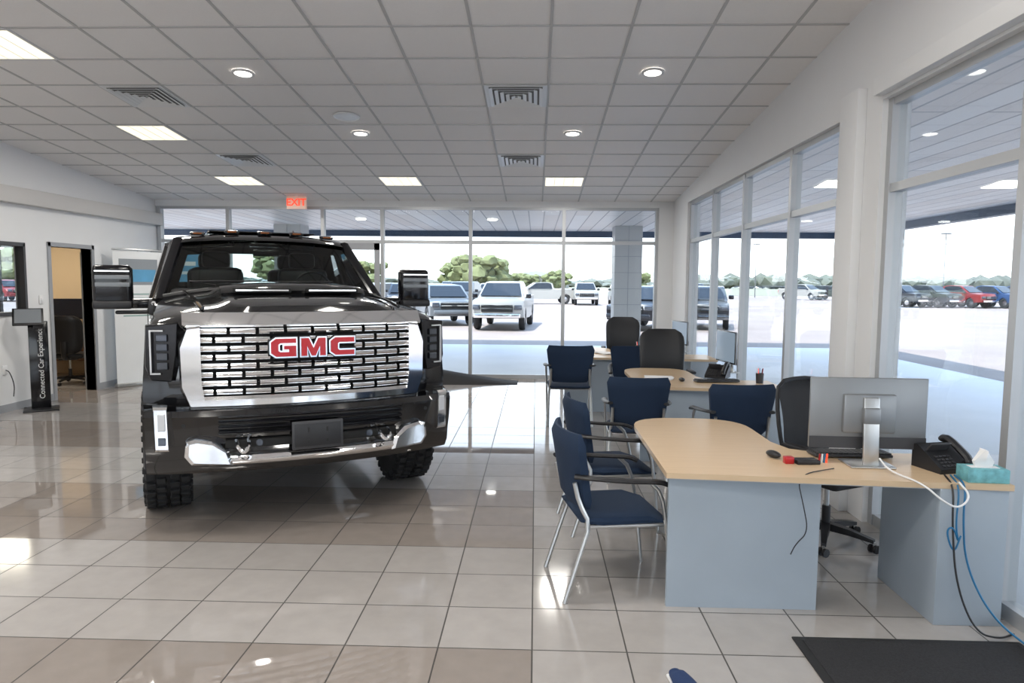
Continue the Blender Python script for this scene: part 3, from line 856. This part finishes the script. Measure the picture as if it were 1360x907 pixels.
def tree(x, y, h, w, m='leaf'):
    b = B(); b.cyl((0, 0, 0), (0, 0, h * .5), .2, 'brown')
    for i in range(60):
        a = random.uniform(0, 6.28); r = random.uniform(0, w * .47)
        s_ = random.uniform(.07, .16) * w
        b.ball((r * math.cos(a), r * .6 * math.sin(a), h * random.uniform(.32, .9)), (s_, s_, s_ * .7), m, 2, .25)
    b.obj('tree', (x, y * 1.06, .0))
for a in ((-8.5, 104, 6.2, 9), (-12.5, 108, 5.0, 7), (3.5, 110, 3.8, 5), (-2, 110, 3.2, 5), (16, 110, 3.8, 6), (-40, 104, 7, 9), (-28, 106, 5, 8), (-82, 106, 7, 12), (-90, 106, 6, 12)): tree(*a)
b = B()
for i in range(260):
    x = -270 + i * 2.1; rz_ = random.uniform(1.0, 1.9) + (1.2 if x > 60 else 0)
    b.ball((x, 280 + random.uniform(-10, 10), rz_ * .97), (random.uniform(3, 6), 4, rz_), 'leafdark', 1, .2)
b.obj('distant_tree_line')
b = B(); b.b2((-6, 128, 0), (6, 138, 2.9), 'buildwall'); b.prism([(-6.5, 2.9), (6.5, 2.9), (0, 3.9)], 'trimgray', 127, 139, 'y'); b.obj('shed')
for x, y, h in ((37.5, 66, 6.5), (46, 94, 9), (10.5, 94, 8), (29, 94, 7)):
    b = B(); b.cyl((x, y, -.02), (x, y, h), .06, 'pole', .04); b.box((x, y, h), (.8, .3, .12), 'pole'); b.obj('light_pole')

# ------------------------------------------------------------------ furniture
def guest_chair():
    b = B()
    rings = []
    for i in range(9):
        t = -1 + 2 * i / 8
        y = .25 * t
        e = math.sqrt(max(0, 1 - abs(t) ** 6)) * .03 + .006
        w = .255 - .02 * (t < -.6)
        ring = []
        for k in range(16):
            a = 2 * math.pi * k / 16
            cx = math.copysign(abs(math.cos(a)) ** .35, math.cos(a)); sz = math.copysign(abs(math.sin(a)) ** .6, math.sin(a))
            ring.append((w * cx, y, .445 + e * sz - .02 * (t > .7)))
        rings.append(ring)
    b.loft(rings, 'navy')
    rings = []
    for i in range(9):
        t = i / 8; z = .50 + .43 * t; w = .225 + .055 * t
        if i in (0, 8): w -= .03
        y = -.25 - .07 * t
        th = .026 if 0 < i < 8 else .010
        ring = []
        for k in range(11):
            u = -1 + 2 * k / 10; ring.append((w * u, y + .055 * u * u + (0 if abs(u) < 1 else th * .5), z))
        for k in range(10, -1, -1):
            u = -1 + 2 * k / 10; ring.append((w * u, y - th * 1.6 + .055 * u * u + (0 if abs(u) < 1 else th * .5), z))
        rings.append(ring)
    b.loft(rings, 'navy')
    for s_ in (-1, 1):
        b.tube([(s_ * .25, .27, 0), (s_ * .262, .23, .40), (s_ * .27, .19, .60), (s_ * .275, .12, .665)], .012, 'satin', smooth=1)
        b.tube([(s_ * .25, -.34, 0), (s_ * .245, -.25, .28), (s_ * .235, -.20, .43), (s_ * .22, -.26, .55), (s_ * .22, -.285, .66)], .013, 'satin', smooth=1)
        b.tube([(s_ * .235, -.20, .415), (s_ * .255, .22, .415)], .011, 'satin')
        b.tube([(s_ * .24, -.29, .70), (s_ * .275, -.20, .695), (s_ * .285, .0, .675), (s_ * .28, .18, .665), (s_ * .275, .235, .64)], .014, 'blkplastic', smooth=2, sx=1.9)
    for y in (-.18, .20): b.tube([(-.24, y, .415), (.24, y, .415)], .010, 'satin')
    return b.mesh('guest_chair')
me_gc = guest_chair()
def office_chair(style):
    b = B()
    for i in range(5):
        a = rad(90 + 72 * i + 20); c, s_ = math.cos(a), math.sin(a)
        b.loft([[(c * r - s_ * w, s_ * r + c * w, z) for w, z in ((-ww, zz), (ww, zz), (ww, zz + hh), (-ww, zz + hh))] for r, ww, zz, hh in ((.03, .03, .085, .05), (.16, .022, .08, .04), (.31, .016, .065, .022))], 'blkplastic')
        for q in (-.018, .018):
            b.lathe([(.002, -.009), (.028, -.009), (.028, .009), (.002, .009)], 'blkplastic', c=(c * .31, s_ * .31 + q, .028), axis='y', seg=14)
        b.cyl((c * .31, s_ * .31, .04), (c * .31, s_ * .31, .07), .008, 'satin', seg=8)
    b.cyl((0, 0, .09), (0, 0, .25), .028, 'blkplastic'); b.cyl((0, 0, .25), (0, 0, .42), .016, 'satin')
    b.box((0, 0, .425), (.28, .26, .045), 'blkplastic', bev=.015)
    sm = 'leather' if style == 'exec' else 'mesh'
    b.box((0, .02, .475), (.50, .49, .085), sm, bev=.04, seg=4)
    rings = []; z0, z1 = (.52, 1.14) if style == 'exec' else (.58, 1.08)
    for i in range(15):
        t = i / 14; z = z0 + (z1 - z0) * t
        e = abs(2 * t - 1)
        w = (.27 if style == 'exec' else .235) * (1 - .42 * e ** 7) * (1 - .08 * (1 - t))
        th = (.05 if style == 'exec' else .014) * (1 - e ** 6 * .6)
        y = -.24 - .08 * t + .035 * math.sin(t * math.pi)
        ring = []
        for k in range(18):
            a = 2 * math.pi * k / 18
            cx = math.copysign(abs(math.cos(a)) ** .5, math.cos(a)); sy = math.copysign(abs(math.sin(a)) ** .8, math.sin(a))
            ring.append((w * cx, y + th * sy + .05 * cx * cx, z))
        rings.append(ring)
    b.loft(rings, sm)
    if style != 'exec':
        fr = [(p * .235, -.24 - .08 * t + .03 + .02, .58 + .5 * t) for p, t in ((-.9, 0), (-1, .3), (-1, .7), (-.85, .98), (0, 1.02), (.85, .98), (1, .7), (1, .3), (.9, 0), (0, -.02), (-.9, 0))]
        b.tube(fr, .014, 'blkplastic', smooth=1)
    b.tube([(0, -.1, .42), (0, -.28, .43), (0, -.34, .55), (0, -.31, .72)], .022, 'blkplastic', smooth=2, sx=2)
    for s_ in (-1, 1):
        b.tube([(s_ * .12, 0, .43), (s_ * .27, -.02, .44), (s_ * .30, -.02, .52), (s_ * .30, 0, .66)], .017, 'blkplastic', smooth=2)
        b.box((s_ * .30, .02, .675), (.075, .26, .03), 'blkplastic', bev=.012)
    return b.mesh('office_chair_' + style)
me_oc, me_ex = office_chair('mesh'), office_chair('exec')
inst(me_gc, 'guest_chair', (.46, 4.00, 0), -79); inst(me_gc, 'guest_chair', (.56, 5.0, 0), -80)
inst(me_gc, 'guest_chair', (.92, 6.33, 0), -4); inst(me_gc, 'guest_chair', (1.68, 5.98, 0), 3)
inst(me_gc, 'guest_chair', (.43, 8.75, 0), 0, 1.06); inst(me_gc, 'guest_chair', (1.22, 8.75, 0), 175)
inst(me_oc, 'office_chair', (1.99, 4.72, 0), 208); inst(me_ex, 'office_chair', (1.54, 8.35, 0), 178, 1.04); inst(me_ex, 'office_chair', (1.42, 11.35, 0), 175, 1.04)

def desk(x0, y0, w=.80, ln=1.46, name='reception_desk'):
    """L desk: bullet peninsula running +Y from y0, return running +X to the window wall"""
    b = B(); r = w / 2
    x1 = x0 + w
    xe = XR - .01
    pts = [(x0, y0), (xe, y0 - .13), (xe, y0 + .52), (x1 + .18, y0 + .52), (x1 + .05, y0 + .60), (x1, y0 + .78)]
    n = 14
    for i in range(n + 1):
        a = math.pi * i / n
        pts.append((x0 + r + r * math.copysign(abs(math.cos(a)) ** .7, math.cos(a)), y0 + ln - .36 + .36 * math.sin(a) ** .8))
    b.prism(pts, 'maple', .715, .745, 'z')
    b.prism([(p[0], p[1]) for p in pts], 'trimgray', .712, .716, 'z')
    b.b2((x0 + .02, y0 + .03, 0), (x0 + w + .02, y0 + .06, .713), 'deskgray')
    b.b2((x0 + w - .06, y0 + .06, .02), (x0 + w - .03, y0 + .5, .713), 'deskgray')
    b.cyl((x0 + r, y0 + ln - .35, .02), (x0 + r, y0 + ln - .35, .713), .04, 'satin'); b.cyl((x0 + r, y0 + ln - .35, 0), (x0 + r, y0 + ln - .35, .02), .22, 'satin', seg=28)
    px0 = 2.06
    b.b2((px0, y0 - .11, 0), (xe - .01, y0 + .48, .713), 'deskgray', .003)
    for z in (.25, .48): b.b2((px0 + .02, y0 + .48, z), (xe - .03, y0 + .485, z + .2), 'trimgray')
    return b.obj(name)
d1 = desk(.70, 3.65, .80, 1.53); d2 = desk(1.02, 6.77, .72, 1.5); d3 = desk(.38, 9.4, .75, 1.5)

def monitor(name, loc, rz, w=.62, h=.37, z=.30, scr='screen'):
    b = B()
    b.box((0, 0, z + h / 2 - .03), (w, .022, h), 'silver', bev=.006); b.box((0, -.012, z + h / 2 - .03), (w - .004, .006, h - .004), 'gloss_black', bev=.002)
    b.box((0, -.0155, z + h / 2 - .026), (w - .02, .002, h - .03), scr)
    b.box((0, .02, z + h / 2 - .03), (w * .45, .03, h * .55), 'silver', bev=.012)
    b.box((0, .055, .19), (.085, .02, .38), 'satin', (4, 0, 0), .006); b.box((0, .045, z + .16), (.09, .05, .09), 'silver', bev=.01)
    b.box((0, .02, .006), (.24, .19, .012), 'satin', bev=.005)
    b.b2((-w / 2, .0115, z - .03), (w / 2, .0135, z + .035), 'darkgray')
    return b.obj(name, loc, rz)
mo = monitor('desktop_monitor', (1.85, 3.91, .745), 178, .63, .395, .12)
text('logo', 'DELL', .035, .001, 'white', (0, .0375, .36), (90, 0, 180), mo)
monitor('desktop_monitor', (2.16, 7.95, .745), -82, .52, .36, .14, 'litscreen'); monitor('desktop_monitor', (2.12, 10.3, .745), -76, .5, .34, .14, 'litscreen')
def keyboard(loc, rz):
    b = B(); b.box((0, 0, .01), (.44, .14, .016), 'darkgray', (2, 0, 0), .004)
    for r in range(5):
        for c in range(14): b.box((-.20 + c * .0305, -.052 + r * .026, .021 + r * .001), (.026, .021, .007), 'blkplastic')
    b.obj('keyboard', loc, rz)
keyboard((1.84, 4.09, .748), 180); keyboard((1.85, 7.15, .748), 185)
def mouse(loc, rz):
    b = B(); b.ball((0, 0, .02), (.03, .055, .02), 'blkplastic', 3); b.obj('computer_mouse', loc, rz)
mouse((1.38, 4.02, .746), 20); mouse((1.50, 7.15, .746), 0)
def phone(loc, rz):
    b = B()
    b.prism([(-.10, 0), (.10, 0), (.10, .025), (.0, .09), (-.07, .13), (-.10, .12)], 'blkplastic', -.11, .11, 'x')
    b.box((.03, -.01, .115), (.13, .012, .075), 'darkgray', (-40, 0, 0), .004); b.box((.03, -.015, .122), (.10, .004, .05), 'greyscreen', (-40, 0, 0))
    for r in range(4):
        for c in range(4): b.box((-.0 + c * .025, .03 + r * .018, .078 - r * .013), (.018, .012, .006), 'darkgray', (-33, 0, 0))
    b.tube([(-.08, .09, .06), (-.08, .07, .085), (-.08, -.05, .155), (-.08, -.09, .15)], .018, 'blkplastic', smooth=1, sx=1.3)
    b.ball((-.08, .085, .055), (.026, .028, .02), 'blkplastic', 2); b.ball((-.08, -.085, .145), (.026, .028, .02), 'blkplastic', 2)
    b.obj('desk_phone', loc, rz)
phone((2.23, 3.83, .745), 195); phone((1.95, 7.5, .745), 150); phone((1.7, 10.0, .745), 180)
b = B()
b.box((0, 0, .035), (.20, .12, .07), 'teal', bev=.003); b.box((0, 0, .0705), (.14, .05, .002), 'white')
b.loft([[(x * w, y * w2, z) for x, y in ((-.05, -.01), (0, -.02), (.05, -.008), (.05, .012), (0, .02), (-.05, .01))] for w, w2, z in ((.8, .5, .068), (1.0, 1.2, .10), (.55, 1.6, .13), (.15, 2.2, .16))], 'paper')
b.obj('tissue_box', (2.305, 3.61, .745), -4)
b = B(); b.lathe([(.035, 0), (.04, .1), (.037, .1), (.032, .005), (.001, .005)], 'darkgray', seg=20)
for i, m_ in enumerate(('red', 'bluecable', 'white', 'exit', 'blkplastic')):
    a = i * 1.3; b.cyl((.012 * math.cos(a), .012 * math.sin(a), .01), (.032 * math.cos(a), .032 * math.sin(a), .15), .004, m_, seg=6)
me = b.mesh('pen_cup'); inst(me, 'pen_cup', (2.27, 7.1, .745)); inst(me, 'pen_cup', (1.5, 10.2, .745))
b = B()
for i in range(4): b.box((0, 0, .004 + i * .004), (.21, .29, .003), 'paper', (0, 0, i * 5))
me = b.mesh('paper_stack'); inst(me, 'paper_stack', (1.30, 7.35, .745), 70); inst(me, 'paper_stack', (1.0, 9.9, .745), 20)
b = B(); b.box((0, 0, .012), (.13, .08, .024), 'blkplastic', bev=.004); b.box((-.10, .0, .02), (.05, .04, .04), 'red', bev=.004)
for i in range(4): b.cyl((.08 + i * .014, .01, 0), (.085 + i * .014, .012, .05), .005, ('red', 'white', 'bluecable', 'exit')[i], seg=8)
b.obj('usb_dock', (1.52, 3.90, .745), 5)
b = B(); b.box((0, 0, .10), (.36, .30, .20), 'darkgray', bev=.02); b.box((0, -.10, .21), (.30, .1, .03), 'blkplastic', (20, 0, 0), .008); b.box((0, -.16, .05), (.24, .08, .01), 'paper'); b.obj('desktop_printer', (1.80, 9.62, .745), 20)

# cables
DY = .17
def sh(pts): return [(x, y + DY, z) for x, y, z in pts]
b = B(); b.tube(sh([(2.20, 3.50, .753), (2.16, 3.33, .75), (2.14, 3.31, .60), (2.16, 3.30, .35), (2.25, 3.22, .12), (2.38, 3.1, .015), (2.40, 3.0, .012)]), .005, 'bluecable', smooth=3)
b.tube(sh([(2.18, 3.50, .753), (2.13, 3.33, .74), (2.10, 3.30, .55), (2.13, 3.31, .45), (2.09, 3.3, .55), (2.06, 3.31, .52), (2.1, 3.3, .4), (2.13, 3.3, .5)]), .0045, 'bluecable', smooth=3); b.obj('network_cable')
b = B(); b.tube(sh([(2.15, 3.50, .753), (2.10, 3.33, .74), (2.09, 3.31, .55), (2.11, 3.28, .25), (2.18, 3.22, .04), (2.30, 3.22, .01), (2.40, 3.27, .012)]), .005, 'blkplastic', smooth=3)
b.tube(sh([(1.62, 3.60, .752), (1.37, 3.46, .752), (1.40, 3.43, .60), (1.44, 3.45, .45), (1.38, 3.46, .38), (1.36, 3.47, .32)]), .003, 'blkplastic', smooth=3); b.obj('power_cable')
b = B(); b.tube(sh([(1.88, 3.64, .80), (1.88, 3.53, .76), (1.95, 3.34, .752), (2.02, 3.29, .68), (2.10, 3.28, .64), (2.17, 3.30, .70), (2.14, 3.36, .755)]), .005, 'white', smooth=3); b.obj('monitor_cable')

# ------------------------------------------------------------------ left side objects
b = B()
b.box((0, 0, .012), (.40, .36, .024), 'blkplastic', bev=.006); b.box((0, .03, .60), (.22, .035, 1.16), 'gloss_black', bev=.008)
b.box((-.10, -.03, 1.24), (.34, .03, .26), 'blkplastic', (-35, 0, 0), .01); b.box((-.10, -.046, 1.253), (.29, .006, .21), 'greyscreen', (-35, 0, 0)); b.box((0, .0, 1.15), (.10, .06, .14), 'blkplastic', bev=.01)
k_ = b.obj('touchscreen_kiosk', (-6.56, 9.0, 0), 35)
text('label', 'Connected Car Experience', .085, .001, 'white', (0.02, .0115, .62), (90, -90, 0), k_)
def banner(loc, rz, kind):
    b = B(); H = 2.22
    b.box((0, 0, .03), (.85, .14, .06), 'satin', bev=.02); b.box((0, 0, H / 2), (.80, .006, H - .06), 'bannerw' if kind == 'w' else 'bannerb'); b.box((0, 0, H), (.82, .02, .03), 'satin', bev=.004)
    b.cyl((0, .04, .05), (0, .012, H), .01, 'satin')
    if kind == 'w':
        b.box((0, -.004, 1.86), (.62, .002, .42), 'greyscreen'); b.box((.05, -.0055, 1.80), (.45, .002, .20), 'bannerb')
        for i in range(6): b.box((-.05, -.004, 1.50 - i * .07), (.55 - (i % 3) * .06, .002, .02), 'bannerg')
    else:
        b.box((0, -.004, 2.02), (.60, .002, .07), 'bannerw'); b.box((0, -.004, 1.86), (.66, .002, .05), 'bannerw'); b.box((0, -.004, 1.1), (.70, .002, .7), 'bannerw')
        for i in range(6): b.box((0, -.006, 1.38 - i * .11), (.5, .002, .03), 'bannerb')
    o = b.obj('rollup_banner', loc, rz)
    if kind == 'w': text('print', 'customer experience', .10, .001, 'bannerg', (.33, -.004, .75), (90, -90, 0), o)
    return o
banner((-6.50, 11.3, 0), 56, 'w')
banner((-6.22, 12.0, 0), 20, 'b')
b = B(); b.box((0, 0, 0), (.012, .075, .12), 'white', bev=.003); b.box((.008, 0, 0), (.01, .02, .035), 'white'); b.obj('light_switch', (XL + .008, 9.55, 1.45))
b = B(); b.box((0, 0, 0), (.012, .075, .12), 'white', bev=.003); b.tube([(.01, 0, 0), (.06, .0, -.02), (.08, .05, -.2), (.02, .1, -.36)], .006, 'blkplastic', smooth=2); b.obj('wall_outlet', (XL + .008, 8.82, .55))
b = B(); b.b2((-.6, -.35, .72), (.6, .35, .75), 'brown', .004)
for x in (-.58, .55): b.b2((x, -.33, 0), (x + .03, .33, .72), 'brown')
b.b2((-.55, .25, .25), (.55, .27, .72), 'brown'); b.obj('office_desk', (-8.35, 12.2, 0), 0)
inst(me_ex, 'office_chair', (-7.75, 11.35, 0), 20); monitor('desktop_monitor', (-8.35, 12.3, .75), 20)

b = B()
rings = []
for i in range(13):
    t = i / 12; x = -1.75 + 1.45 * t; h = .012 + .19 * (1 - t) ** 1.3; d = .34 - .10 * t
    rings.append([(x, -d, 0), (x, d, 0), (x, d * .9, h), (x, 0, h * 1.05), (x, -d * .75, h * .6)])
b.loft(rings, 'rubber'); b.obj('rubber_threshold_ramp', (0, 12.05, 0))
b = B(); b.b2((1.28, 1.6, 0), (2.38, 3.37, .010), 'rubber', .004); b.b2((1.32, 1.64, .004), (2.35, 3.33, .014), 'mat', .002); b.obj('entry_mat')
b = B()
rings = []
for i in range(11):
    t = i / 10; y = .14 - .28 * t
    w = .048 * math.sin(math.pi * min(1, .12 + t * .62)) ** .6 * (1 if t < .95 else .8); h = .05 + .05 * t if t > .1 else .035
    rings.append([(w * math.cos(a), y, max(0, h * .5 + h * .5 * math.sin(a))) for a in [2 * math.pi * k / 12 for k in range(12)]])
b.loft(rings, 'shoe'); b.box((0, 0, .008), (.085, .27, .016), 'white', bev=.008); b.obj('shoe', (.655, 2.87, 0), 8)

# ------------------------------------------------------------------ lights, world, camera
sun = bpy.data.lights.new('sun', 'SUN'); sun.energy = 6.6; sun.angle = rad(.6); sun.color = (1, .95, .88)
so = bpy.data.objects.new('sun', sun); COL.objects.link(so)
so.rotation_euler = Vector((0.35, 0.40, -1)).to_track_quat('-Z', 'Y').to_euler()
w = bpy.data.worlds.new('sky'); S.world = w; w.use_nodes = True
nt = w.node_tree; bg = nt.nodes['Background']
tc = _n(nt, 'ShaderNodeTexCoord'); sp = _n(nt, 'ShaderNodeSeparateXYZ'); cr = _n(nt, 'ShaderNodeValToRGB')
nt.links.new(tc.outputs['Generated'], sp.inputs[0]); nt.links.new(sp.outputs['Z'], cr.inputs[0])
cr.color_ramp.elements[0].position = 0.0; cr.color_ramp.elements[0].color = (1, 1, 1, 1)
cr.color_ramp.elements[1].position = 0.6; cr.color_ramp.elements[1].color = (.45, .66, 1, 1)
nt.links.new(cr.outputs[0], bg.inputs[0]); bg.inputs[1].default_value = 2.1

cam = bpy.data.cameras.new('camera'); co = bpy.data.objects.new('camera', cam); COL.objects.link(co)
F = 930.0
cam.sensor_width = 36; cam.lens = F / 1360 * 36; cam.clip_end = 1000
pitch = math.atan(78.5 / F); yaw = math.atan(31 / F)
co.matrix_world = Matrix.Translation((0, 0, 1.74)) @ Matrix.Rotation(yaw, 4, 'Z') @ Matrix.Rotation(math.pi / 2 - pitch, 4, 'X') @ Matrix.Rotation(rad(.45), 4, 'Z')
S.camera = co
S.view_settings.view_transform = 'Standard'
S.view_settings.look = 'None'
S.view_settings.exposure = 0.84
